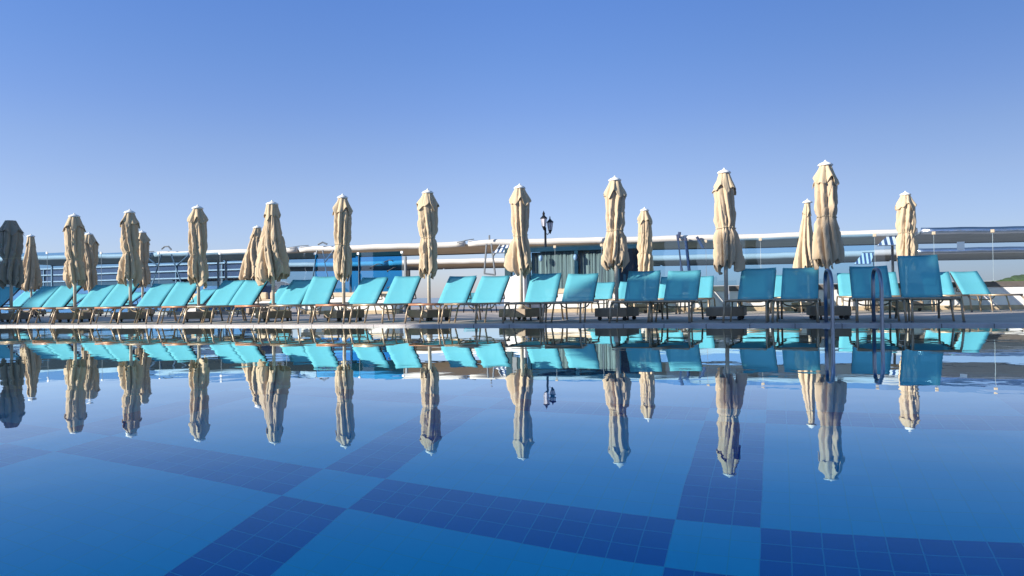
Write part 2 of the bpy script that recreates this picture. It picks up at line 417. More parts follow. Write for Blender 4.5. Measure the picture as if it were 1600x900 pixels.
pan = [(a, c) for a, c in zip(edges, edges[1:]) if c - a > .5]
pan += [(-6.85, -5.59), (-5.59, -4.33), (-4.33, -3.05), (-3.05, -1.70), (-1.70, -.41), (-.41, .85), (.85, 2.11), (2.11, 3.33), (3.33, 4.49), (4.49, 5.7), (5.7, 6.9)]
words_l = ['first', 'second', 'third', 'fourth', 'fifth', 'sixth', 'seventh', 'eighth', 'ninth', 'tenth', 'eleventh', 'twelfth', 'thirteenth', 'fourteenth', 'fifteenth', 'sixteenth', 'seventeenth', 'eighteenth']
nl = 0; nr = 0
GP = []
for i, (a, c) in enumerate(pan):
    mid = (a + c) / 2
    top = 1.80 + max(0, (-mid - 12)) * .034
    on_wall = (-13.5 < mid < -10) or mid > -6.5
    z0 = .665 if on_wall else .10
    if mid < -13: mt = M_glm
    elif mid < -10: mt = M_glb
    elif mid < 2.0: mt = M_gl
    else: mt = M_glc
    r = empty('glass_panel', (mid, GY, 0)); hw = (c - a) / 2
    b = NB(); box(b, -hw + .006, hw - .006, -.005, .005, z0, top); obj('pane', b, mt, r)
    b = NB(); box(b, hw - .003, hw + .003, -.0055, .0055, z0, top); obj('seam_strip', b, M_seam, r)
    o = obj('clip', clip_mesh(), M_white if mid < -7 else M_cap, r); o.location = (hw, -.01, top)
    if not on_wall:
        b = NB(); box(b, -hw + .003, hw - .003, -.05, .05, .04, .14); obj('bottom_rail', b, M_greym, r)
    if mid < -13: lab = 'mid blue glass screen panel, %s from the left end' % words_l[nl]; nl += 1
    elif mid < -12: lab = 'deep blue filmed glass panel with white clip left of the opening'
    elif mid < -10: lab = 'deep blue filmed glass panel with curled black film beside the opening'
    else: lab = 'pale blue glass screen panel, %s right of the opening' % words_l[nr]; nr += 1
    tag(r, lab, 'glass panel', 'glass wind screen panels')
    GP.append((mid, r, z0, top))
# peeling film curls and a sticker
for mid, r, z0, top in GP:
    if abs(mid + 10.8) < .1:
        for (cx, cz, s_, k) in ((.30, 1.50, .12, 0), (-.12, 1.38, .16, 1), (.38, 1.28, .13, 2), (.42, .85, .22, 3)):
            b = NB(); pts = [(cx + s_ * math.cos(a) * (1 + .3 * math.sin(2.3 * a + k)), -.02 - .01 * math.sin(a * 2), cz + s_ * .45 * math.sin(a + .6 * k)) for a in [j * .38 for j in range(10)]]
            tube(b, pts, .013, 6); obj('film_curl', b, M_black, r, True)
    if abs(mid - 3.91) < .1:
        b = NB(); box(b, -.12, .03, -.012, -.006, 1.36, 1.55); obj('sticker', b, M_white, r)
# end post of the blue glass and white pillar at the right jamb of the opening
r = empty('gate_post', (-10.0, GY, DZ)); tag(r, 'slim grey and black post ending the blue glass screen', 'post')
b = NB(); box(b, -.03, .03, -.04, .04, 0, 1.62, .004); obj('post', b, M_greym, r)
b = NB(); box(b, .031, .14, -.03, .03, 0, 1.22, .004); obj('stop_plate', b, M_black, r)
r = empty('entrance_pillar', (-6.57, 19.2, DZ)); tag(r, 'white pillar with dark glass top beside the opening in the screen', 'pillar')
b = NB(); pr = [(-.28, 0), (.28, 0), (.28, 1.12), (-.28, .86)]  # sloped top: a slanting shadow edge built into the shape
vs = [[b.verts.new((x, y, z)) for x, z in pr] for y in (-.12, .12)]
b.faces.new(vs[0]); b.faces.new(vs[1][::-1])
for k in range(4): b.faces.new((vs[0][k], vs[1][k], vs[1][(k + 1) % 4], vs[0][(k + 1) % 4]))
obj('pillar_body', b, M_wall, r)
b = NB(); box(b, -.27, -.10, -.08, .08, .98, 1.72, .004); box(b, .05, .27, -.08, .08, 1.13, 1.72, .004); obj('upper_panel', b, M_teal, r)
b = NB(); box(b, -.085, .035, -.09, .09, 1.08, 1.70); obj('glass_strip', b, M_greym, r)

# ---------------------------------------------------------------- pavilion behind the glass
r = empty('poolside_pavilion', (-5.4, 22.0, -.35)); tag(r, 'dark teal framed pavilion with weathered brown curtains behind the glass', 'pavilion')
b = NB(); box(b, -1.75, 1.74, -.06, .10, 2.14, 2.24, .005); obj('top_beam', b, M_teal, r)
b = NB(); box(b, -1.75, 1.74, .0, 1.3, 2.242, 2.27); obj('roof', b, M_teal, r)
for x in (-1.71, -.22, 1.0, 1.69): b = NB(); box(b, x - .055, x + .055, -.05, .07, 0, 2.138, .004); obj('post', b, M_teal, r)
for x0, x1 in ((-1.65, -.28), (-.16, .94)):
    b = NB(); n = 60; rows = [[], []]
    for i in range(n + 1):
        x = x0 + (x1 - x0) * i / n
        y = .14 + .018 * math.sin(i * .9 + math.sin(i * .31) * 2) + .01 * math.sin(i * 2.1 + 1)
        for q, z in ((0, .02), (1, 2.13)): rows[q].append(b.verts.new((x, y, z)))
    for k in range(n): b.faces.new((rows[0][k], rows[0][k + 1], rows[1][k + 1], rows[1][k]))
    o = obj('curtain', b, M_curt, r, True); md = o.modifiers.new('thick', 'SOLIDIFY'); md.thickness = .01
for x0, x1 in ((1.06, 1.63),):
    b = NB(); box(b, x0, x1, .0, .01, .3, 2.13); obj('side_glass', b, M_glm, r)
b = NB(); box(b, -1.7, 1.7, 1.2, 1.3, 0, 2.24); obj('back_wall', b, M_teal, r)
for x in (-1.28, -.22): 
    b = NB(); lathe(b, [(.01, .10), (.05, .07), (.06, .0), (.045, -.06), (.01, -.09)], 10); o = obj('wall_lamp', b, M_lampg, r, True); o.location = (x, -.13, 1.93)
    b = NB(); tube(b, [(0, .08, .05), (0, .03, .12), (0, 0, .10)], .012, 6); obj('bracket', b, M_black, o)

# ---------------------------------------------------------------- pergola roofs beyond the screen
def interp(tab, x):
    if x <= tab[0][0]: return tab[0][1]
    for (a, p), (b_, q) in zip(tab, tab[1:]):
        if x <= b_: return p + (q - p) * (x - a) / (b_ - a)
    return tab[-1][1]
def roof(t0, t1, tab, y0, y1, th, fm, sm, label, group, z_off=-.35, name='pergola_roof', posts=True):
    r = empty(name, ((t0 + t1) / 2, (y0 + y1) / 2, z_off)); tag(r, label, 'canopy', group)
    cx, cy = (t0 + t1) / 2, (y0 + y1) / 2
    n = max(4, int((t1 - t0) * 3)); rr = th / 2
    b = NB(); rings = []
    for i in range(n + 1):
        x = t0 + (t1 - t0) * i / n; z = interp(tab, x) - rr - z_off + .006 * math.sin(x * 5.1) + .008 * math.sin(x * 1.7)
        rings.append([b.verts.new((x - cx, y0 - cy + rr * .8 * math.cos(a), z + rr * math.sin(a))) for a in [2 * math.pi * k / 12 for k in range(12)]])
    for p, q in zip(rings, rings[1:]):
        for k in range(12): b.faces.new((p[k], p[(k + 1) % 12], q[(k + 1) % 12], q[k]))
    b.faces.new(rings[0]); b.faces.new(rings[-1][::-1])
    obj('rolled_edge', b, fm, r, True)
    b = NB(); rows = []
    for i in range(n + 1):
        x = t0 + (t1 - t0) * i / n; z = interp(tab, x) - z_off - th * .8
        rows.append([b.verts.new((x - cx, y - cy, z + dz)) for y, dz in ((y0 + .05, 0), (y1, -.02), (y1, .05), (y0 + .05, .07))])
    for p, q in zip(rows, rows[1:]):
        for k in range(4): b.faces.new((p[k], p[(k + 1) % 4], q[(k + 1) % 4], q[k]))
    b.faces.new(rows[0]); b.faces.new(rows[-1][::-1])
    obj('soffit', b, sm, r)
    b = NB(); z = interp(tab, cx) - z_off - th * .8
    for i in range(n):
        x = t0 + (t1 - t0) * i / n; x2 = t0 + (t1 - t0) * (i + 1) / n
        za, zb = interp(tab, x) - z_off - th * .8, interp(tab, x2) - z_off - th * .8
        tube(b, [(x - cx, y1 - cy + .03, za - .03), (x2 - cx, y1 - cy + .03, zb - .03)], .028, 5)
    obj('rear_rail', b, M_black, r)
    if posts:
        for x in (t0 + .15, t1 - .15):
            if -17 < x < -7 or x > 4.2: continue
            b = NB(); box(b, x - cx - .04, x - cx + .04, y1 - cy - .2, y1 - cy - .12, 0, interp(tab, x) - z_off - th * .8 - .025, .004); obj('post', b, M_greym, r)
    return r
T1 = [(-40, 2.64), (-31.6, 2.62), (-28.2, 2.59), (-25.3, 2.52), (-24.85, 2.58), (-23, 2.55), (-18.3, 2.52), (-17.4, 2.54), (-13, 2.50), (-10.4, 2.50), (-9.66, 2.52), (-6.6, 2.46), (-3.7, 2.41), (-.7, 2.36), (3.2, 2.34), (4.07, 2.34), (6.7, 2.29), (14, 2.2)]
T2 = [(-45, 2.9), (-39.4, 2.83), (-33.5, 2.63), (-29.9, 2.57), (-21.1, 2.43), (-17.4, 2.45), (-12.8, 2.38), (-5.2, 2.28), (-1, 2.23), (2.2, 2.21), (5.7, 2.23), (9.3, 2.18), (16, 2.1)]
for t0, t1, fm, sm, lab in ((-36, -25.1, M_fascia, M_soffitg, 'white rolled roof edge over grey soffit at far left, upper level'),
                            (-24.95, -17.9, M_fascia, M_soffitg, 'upper white rolled canopy above the mid blue glass'),
                            (-17.75, -10.75, M_fascia, M_soffit, 'upper white rolled canopy above the deep blue glass'),
                            (-10.6, 3.95, M_fascia, M_soffit, 'long upper white rolled canopy from the opening to the right'),
                            (4.05, 12, M_chrome, M_soffitg, 'dark shiny reflective roof edge at far right, upper level')):
    roof(t0, t1, T1, 25.8, 30.2, .21, fm, sm, lab, 'upper canopy roofs')
for t0, t1, fm, sm, lab in ((-33.6, -19.4, M_fascia, M_soffitg, 'lower white rolled canopy behind the mid blue glass'),
                            (-19.3, -6.2, M_fascia, M_soffit, 'lower white rolled canopy seen through the opening'),
                            (-6.1, 5.3, M_fascia, M_soffitg, 'lower white rolled canopy right of the pavilion'),
                            (5.4, 16, M_chrome, M_soffitg, 'dark shiny reflective roof edge at far right, lower level')):
    roof(t0, t1, T2, 36.0, 43.0, .26, fm, sm, lab, 'lower canopy roofs', posts=False)
# splayed struts and gear under the upper roofs
def strut(name, pts_list, y, mat, label, cat, rad=.035):
    r = empty(name, (pts_list[0][0][0], y, -.35)); tag(r, label, cat)
    x0 = pts_list[0][0][0]
    for pts in pts_list:
        b = NB(); tube(b, [(x - x0, 0, z + .35) for x, z in pts], rad, 6); obj('bar', b, mat, r)
strut('canopy_strut', [[(-24.4, 2.42), (-24.9, 1.25), (-25.1, -.3)], [(-23.9, 2.42), (-23.4, 1.25), (-23.2, -.3)], [(-25.2, 2.36), (-24.6, 1.95)], [(-23.0, 2.36), (-23.6, 1.95)], [(-24.4, 2.66), (-24.25, 2.76), (-24.05, 2.76), (-23.9, 2.62)]], 25.6, M_greym, 'splayed grey steel legs with short braces under the white canopy', 'strut')
strut('canopy_strut', [[(-16.85, 2.36), (-17.06, 1.3), (-17.1, -.3)], [(-16.6, 2.36), (-16.40, 1.3), (-16.3, -.3)], [(-16.1, 2.33), (-16.5, 1.9)], [(-16.8, 2.58), (-16.6, 2.66), (-16.4, 2.58)]], 25.6, M_greym, 'thin dark splayed legs left of the parasol at the deep blue glass', 'strut')
strut('hanging_frame', [[(-9.83, 2.36), (-9.93, 1.30)], [(-9.65, 2.36), (-9.52, 1.25)], [(-9.94, 1.30), (-9.51, 1.24)], [(-9.3, 2.3), (-9.6, 1.9)], [(-9.72, 2.5), (-9.72, 2.66)]], 25.6, M_greym, 'trapezoid metal frame hanging under the canopy in the opening', 'frame')
strut('canopy_strut', [[(-3.12, 2.42), (-3.0, 1.2), (-2.98, -.3)], [(-2.86, 2.3), (-2.76, 1.2), (-2.72, -.3)], [(-2.5, 2.32), (-2.3, 1.95)], [(-3.08, 2.30), (-3.05, 2.50)]], 25.6, M_navy, 'pair of dark blue posts right of the single rear parasol', 'strut', .05)
def striped(t0, t1, z0, z1, y, label):
    r = empty('striped_awning', ((t0 + t1) / 2, y, z0)); tag(r, label, 'awning', 'small striped awnings'); w_ = (t1 - t0) / 2
    b = NB(); P = [(-w_, -.1, 0), (w_ * .55, -.1, 0), (w_, .35, z1 - z0), (-w_ * .1, .35, z1 - z0)]
    vs = [b.verts.new(p) for p in P]; vt = [b.verts.new((p[0], p[1] + .02, p[2])) for p in P]
    b.faces.new(vs); b.faces.new(vt[::-1])
    for k in range(4): b.faces.new((vs[k], vt[k], vt[(k + 1) % 4], vs[(k + 1) % 4]))
    obj('striped_fabric', b, M_stripe, r)
    b = NB(); tube(b, [(w_, .36, z1 - z0 + .02), (-w_ * .1, .36, z1 - z0 + .02)], .02, 6); tube(b, [(w_ * .55, -.1, -.01), (-w_, -.1, -.01)], .015, 6)
    tube(b, [(w_ * .9, .36, z1 - z0), (w_ * 1.1, .36, -1.2 - .3)], .02, 6); obj('awning_frame', b, M_greym, r)
striped(-9.55, -8.9, 2.02, 2.33, 25.5, 'blue and white striped fabric hung just left of the entrance pillar')
striped(2.8, 3.55, 1.84, 2.14, 25.5, 'blue and white striped fabric under the upper canopy at right')
striped(2.95, 3.75, 1.60, 2.06, 34.8, 'blue and white striped fabric under the lower canopy at right')
# diagonal loose strips lying over the roof edges
for x0, x1, z0, z1, lab in ((-18.25, -17.3, 2.50, 2.57, 'loose grey strip on the canopy edge above deep blue glass'), (-11.0, -10.35, 2.44, 2.55, 'loose dark strip on the canopy edge above the opening'), (-25.4, -24.9, 2.54, 2.585, 'loose dark strip on the canopy edge at the far left')):
    b = NB(); tube(b, [(x0, 25.66, z0), ((x0 + x1) / 2, 25.64, (z0 + z1) / 2 + .015), (x1, 25.70, z1)], .018, 6)
    tag(obj('loose_strip', b, M_greym), lab, 'strip', 'loose strips on the canopy edge')
# dark beach bar at the far left beyond the screen
r = empty('beach_bar', (-37.5, 33, -.35)); tag(r, 'dark navy bar building with white rails at far left behind glass', 'bar building')
b = NB(); box(b, -9, 11.6, 0, 3, 2.06, 2.74); obj('upper_glazing', b, M_navy, r)
b = NB(); box(b, -9, 11.2, .3, 3, 0, 1.60); obj('counter_front', b, M_glm_solid, r)
for z in (2.74, 2.38, 2.0): b = NB(); box(b, -9.1, 11.7, -.12, -.02, z, z + .07, .01); obj('rail', b, M_wall, r)
for x in (-6, -2.5, 1, 4, 7, 10): b = NB(); box(b, x, x + .06, -.06, -.005, 0, 2.73); obj('mullion', b, M_greym, r)
r = empty('moored_canopy', (-30.6, 36.5, -.35)); tag(r, 'dark maroon low canopy with pointed end behind the blue glass', 'canopy')
b = NB(); vs = []
for y in (0, 2): vs.append([b.verts.new(p) for p in ((-3.4, y, 2.0), (1.2, y, 2.0), (2.6, y, 2.2), (1.4, y, 2.45), (-3.4, y, 2.5))])
b.faces.new(vs[0]); b.faces.new(vs[1][::-1])
for k in range(5): b.faces.new((vs[0][k], vs[1][k], vs[1][(k + 1) % 5], vs[0][(k + 1) % 5]))
obj('cover', b, plain('maroon_cover', (0.045, 0.015, 0.03), 0.7), r)
for x in (-3, 1): b = NB(); box(b, x, x + .07, .5, .57, 0, 2.0); obj('post', b, M_greym, r)

# ---------------------------------------------------------------- lamp post
r = empty('street_lamp', (-7.25, 24.3, -.35)); tag(r, 'black street lamp with two lanterns above the pavilion roof', 'street lamp')
b = NB(); tube(b, [(0, 0, 0), (0, 0, 3.08)], .065, 10, r2=.035); lathe(b, [(.10, 0), (.10, .1), (.07, .3), (.05, .5)], 12); obj('pole', b, M_black, r, True)
for dx, dy, dz in ((-.03, -.06, 0), (.13, .12, -.12)):
    l = empty('lantern', (dx, dy, 3.11 + dz)); l.scale = (.85, .85, .92); l.parent = r
    b = NB(); lathe(b, [(.075, 0), (.115, .24), (.113, .27)], 6); obj('lantern_glass', b, M_lampg, l)
    b = NB(); lathe(b, [(.145, .272), (.14, .30), (.07, .36), (.04, .40), (.05, .43), (.055, .46), (.02, .52), (.008, .56)] if dz == 0 else [(.145, .272), (.14, .30), (.07, .36), (.03, .40), (.012, .50)], 6); lathe(b, [(.08, -.002), (.06, -.04), (.015, -.14)], 6)
    for k in range(6):
        a = 2 * math.pi * k / 6; tube(b, [(.077 * math.cos(a), .077 * math.sin(a), 0), (.117 * math.cos(a), .117 * math.sin(a), .27)], .008, 4)
    tube(b, [(0, 0, -.02), (-dx * .6, -dy * .6, -.16), (-dx, -dy, -.12)], .018, 5)
    obj('lantern_frame', b, M_black, l)

# ---------------------------------------------------------------- hotel behind the camera: it shades the pool and the front right of the deck
def hotel(name, t0, t1, hgt, label, extras=(), dep=9):
    r = empty(name, ((t0 + t1) / 2, -6, DZ)); tag(r, label, 'building'); hw = (t1 - t0) / 2
    b = NB(); box(b, -hw, hw, -dep, 0, 0, hgt - DZ); obj('wall', b, M_hotel, r)
    for (x0, x1, hh) in extras:
        b = NB(); box(b, x0 - (t0 + t1) / 2, x1 - (t0 + t1) / 2, -1.2, -.3, hgt - DZ, hh - DZ); obj('roof_shade_box', b, M_wall, r)  # added roof block, there only to cast a narrow shadow
    n = int(hw * 2 / 3.2); fl = int(hgt / 2.9)
    for f in range(fl):
        for k in range(n):
            x = -hw + 1.6 + k * (hw * 2 - 3.2) / max(1, n - 1) if n > 1 else 0
            if (f * 7 + k * 3) % 2 == 0 or f < 1: 
                b = NB(); box(b, x - .7, x + .7, .0, .06, f * 2.9 + .5, f * 2.9 + 2.2); o = obj('window', b, M_navy, r)
    return r
D0 = 6.0; off = SH.x / SH.y * (13.35 + D0); drop = math.tan(R(SUN_EL)) / SH.y
def hz(z, d): return z + drop * (d + D0)
hotel('hotel_building', -3.45 - off, -9.5, hz(.84, 13.5), 'cream hotel building behind the camera across the pool',
      extras=((-1.15 - off, -.80 - off, hz(1.55, 13.3)), (.45 - off, .88 - off, hz(1.85, 13.3))))
hw_ = hotel('shade_slab', -70, -17.05 - off, hz(2.7, 13.4), 'thin cream slab behind the camera, added to shade the far left', dep=.5)  # unseen slab, made thin so its shadow fits the far left
b = NB(); box(b, -((53 - 17.05 - off * 1) * 0 + 14), (70 - 17.05 - off) / 2, -8, -.51, 0, hz(.30, 12.6) + .8); obj('rear_shade_block', b, M_hotel, hw_)  # added lower block that shades the leftmost lounger legs

# ---------------------------------------------------------------- pool ladder
r = empty('pool_ladder', (.93, EDGE, DZ)); r.rotation_euler = (0, 0, R(9)); tag(r, 'stainless steel pool ladder with two looped rails at the far pool edge', 'ladder')
for sx in (-.30, .32):
    b = NB()
    pts = [(sx, .16, 0), (sx, .17, .45)] + arc((sx, .17, .55), (sx, .17, .74), (sx, .03, .74), 7) + arc((sx, 0, .74), (sx, -.21, .73), (sx, -.22, .46), 7) + [(sx, -.22, 0), (sx, -.22, -1.1)]
    tube(b, pts, .026, 12); rl = obj('handrail', b, M_steel, r, True)
    b = NB(); lathe(b, [(.055, .006), (.055, .016), (.03, .03)], 14, sx, .16); obj('flange', b, M_steel, rl)
for z in (-.25, -.52, -.79, -1.05):
    b = NB(); box(b, -.28, .30, -.26, -.18, z, z + .03, .004); obj('tread', b, M_steel, r)

# ---------------------------------------------------------------- sun loungers
SW = .27; SZ = .335
def dup(root, loc, rz):
    q = root.copy(); COL.objects.link(q); q.location = loc; q.rotation_euler = (0, 0, rz)
    for ch in list(root.children):
        k = ch.copy(); COL.objects.link(k); k.parent = q
        for g in list(ch.children):
            d = g.copy(); COL.objects.link(d); d.parent = k
    return q
def make_lounger(fm):
    r = empty('sun_lounger', (0, 0, 0))
    # seat sling
    b = NB(); nx, ny = 6, 14; g = []
    for j in range(ny + 1):
        y = -1.20 + 1.22 * j / ny; row = []
        for i in range(nx + 1):
            x = -SW + 2 * SW * i / nx
            z = SZ + .004 - .018 * (1 - (x / SW) ** 2)
            row.append(b.verts.new((x, y, z)))
        g.append(row)
    for j in range(ny):
        for i in range(nx): b.faces.new((g[j][i], g[j][i + 1], g[j + 1][i + 1], g[j + 1][i]))
    o = obj('seat', b, M_sling, r, True); md = o.modifiers.new('t', 'SOLIDIFY'); md.thickness = .004
    # frame
    b = NB()
    for s in (-1, 1):
        tube(b, [(s * (SW + .015), -1.22, SZ), (s * (SW + .015), .52, SZ)], .0165, 8)
    tube(b, [(-SW - .015, .52, SZ), (SW + .015, .52, SZ)], .014, 8)
    obj('frame', b, fm, r, True)
    b = NB(); tube(b, [(-SW - .015, -1.225, SZ), (SW + .015, -1.225, SZ)], .019, 8); obj('foot_bar', b, fm, r, True)
    b = NB(); tube(b, [(-SW - .01, -.22, SZ - .01)] + arc((-SW + .02, -.22, SZ - .02), (-SW + .05, -.22, SZ - .10), (-SW + .16, -.22, SZ - .10), 5) + arc((SW - .16, -.22, SZ - .10), (SW - .05, -.22, SZ - .10), (SW - .02, -.22, SZ - .02), 5) + [(SW + .01, -.22, SZ - .01)], .012, 7)
    obj('crossbar', b, fm, r, True)
    for s in (-1, 1):
        x = s * (SW + .02)
        for pts in ([*arc((x, -1.10, SZ - .004), (x, -1.20, SZ - .01), (x + s * .008, -1.24, SZ - .07), 5), (x + s * .02, -1.33, .012)],
                    [*arc((x, .36, SZ - .004), (x, .44, SZ - .01), (x + s * .006, .47, SZ - .07), 5), (x + s * .015, .55, .012)],
                    ):
            b = NB(); tube(b, pts, .0165, 8); l = obj('leg', b, fm, r, True)
            b = NB(); p = pts[-1]; lathe(b, [(.021, 0), (.021, .025), (.017, .03)], 8, p[0], p[1]); obj('foot_cap', b, M_foot, l)
    for s in (-1, 1):
        x = s * (SW + .0)
        b = NB(); tube(b, [(x, -.62, SZ - .004), (x, -.66, SZ - .05), (x + s * .01, -.80, .012)], .0145, 7); obj('leg', b, fm, r, True)
    # back rest at its hinge, tilted per lounger
    L = .78
    b = NB(); g = []; ny = 10
    for j in range(ny + 1):
        y = .012 + (L - .0) * j / ny; row = []
        for i in range(nx + 1):
            x = (-1 + 2 * i / nx) * (SW + .010)
            row.append(b.verts.new((x, y, .010 - .014 * (1 - min(1, (x / SW) ** 2)) + .01 * math.sin(math.pi * j / ny))))
        g.append(row)
    for j in range(ny):
        for i in range(nx): b.faces.new((g[j][i], g[j][i + 1], g[j + 1][i + 1], g[j + 1][i]))
    br = obj('backrest', b, M_sling, r, True); md = br.modifiers.new('t', 'SOLIDIFY'); md.thickness = .004
    br.location = (0, 0, SZ); br.rotation_euler = (R(41), 0, 0)
    b = NB(); w2 = SW - .004
    tube(b, [(-w2, 0, -.020), (-w2, L - .03, -.020)] + arc((-w2, L - .03, -.020), (-w2, L, -.020), (-w2 + .03, L, -.020), 3) + arc((w2 - .03, L, -.020), (w2, L, -.020), (w2, L - .03, -.020), 3) + [(w2, 0, -.020)], .018, 8)
    obj('backrest_frame', b, M_dark, br, True)
    b = NB()
    for s in (-1, 1): tube(b, [(s * (w2 - .025), .40, -.01), (s * (w2 - .025), .345, -.19)], .011, 6)
    tube(b, [(-w2 + .03, .345, -.19), (w2 - .03, .345, -.19)], .010, 6)
    obj('prop_bar', b, fm, br, True)
    return r
lg = make_lounger(M_frame); lg2 = make_lounger(M_dark)
loungers = [  # hinge x, hinge height, tilt, yaw, which side of its pair
    (-18.2, .37, 41, -3), (-17.62, .37, 41, -3),
    (-16.33, .37, 40, -4), (-15.66, .37, 40, -9), (-14.59, .366, 40, -8), (-13.94, .364, 42, -8), (-12.85, .361, 40, -8), (-12.20, .362, 42, -9),
    (-11.08, .364, 43, -1), (-10.48, .365, 42, -3), (-9.34, .366, 41, 0), (-8.68, .367, 46, -8), (-7.62, .365, 42, -3), (-6.87, .360, 43, -4),
    (-5.74, .353, 41, -1), (-5.07, .350, 40, -1), (-4.02, .354, 42, -4), (-3.34, .356, 40, -3), (-2.23, .358, 42, -2), (-1.57, .359, 41, 1),
    (-.37, .358, 42, 5), (.30, .358, 41, 4), (1.36, .359, 41, 1), (2.05, .361, 57, 1)]
ordw = ['leftmost', 'second', 'third', 'fourth', 'fifth', 'sixth', 'seventh', 'eighth', 'ninth', 'tenth', 'eleventh', 'rightmost']
used = {id(lg): False, id(lg2): False}
def place(src, loc, rz, tilt, label, group, copper=False):
    if not used[id(src)]: used[id(src)] = True; o = src; o.location = loc; o.rotation_euler = (0, 0, rz)
    else: o = dup(src, loc, rz)
    tag(o, label, 'sun lounger', group)
    for ch in o.children:
        if ch.name.startswith('backrest'): ch.rotation_euler = (R(tilt), 0, 0)
        if ch.name.startswith('foot_bar') and copper:
            ch.data = ch.data.copy(); ch.data.materials[0] = M_copper; ch['label'] = 'copper coloured foot bar'
    return o
rng = random.Random(5)
for i, (t, z, ti, yw) in enumerate(loungers):
    pair, side = divmod(i, 2)
    shade = t > -3.5
    src = lg
    look = 'in shade' if shade or t < -16.5 else 'in full sun'
    if i == 23: look = 'with its back raised highest'
    place(src, (t, 13.1 + rng.uniform(-.03, .03), DZ + (z - .37) * .5), R(-yw), ti,
          'turquoise lounger %s, %s of the %s pair in the front row' % (look, 'left' if side == 0 else 'right', ordw[pair]),
          'turquoise sun loungers along the pool edge', copper=(side == 0 and -15 < t < -4.5))
back = [(-23.7, 40, 0), (-21.4, 30, 0), (-19.1, 32, 4), (-16.4, 35, 0), (-13.45, 42, 0), (-10.9, 36, 0), (-4.15, 33, -3), (-3.45, 33, -3), (-2.45, 42, 0), (-1.76, 42, 0), (-.54, 41, 0), (.13, 41, 0), (1.53, 42, 0), (2.19, 42, 0), (3.24, 40, 0), (3.93, 40, 0)]
blab = ['leftmost, half hidden behind a parasol', 'shaded, behind the second front parasol', 'shaded, behind the third front parasol', 'low, right of the fourth front parasol', 'sunlit, behind the fifth front parasol', 'low, left of the sixth front parasol',
        'left of the pair in front of the pavilion curtains', 'right of the pair in front of the pavilion curtains', 'left of the pair right of the slim single parasol', 'right of the pair right of the slim single parasol',
        'left of the pair between the two tallest parasols', 'right of the pair between the two tallest parasols', 'left of the pair behind the pool ladder', 'right of the pair behind the pool ladder', 'second from the right end', 'rightmost, its whole seat visible']
for (t, ti, yw), lb in zip(back, blab):
    src = lg2 if t in (-21.4, -19.1, -23.7) else lg
    place(src, (t, 18.45 + rng.uniform(-.06, .06), DZ), R(-yw) if t < 3.5 else R(12), ti, 'turquoise lounger in the back row, ' + lb, 'turquoise sun loungers in the back row')
# a low sling chair seen through the opening
place(lg2, (-9.0, 22.5, -.05), R(35), 24, 'low turquoise lounger beyond the opening in the screen', None)

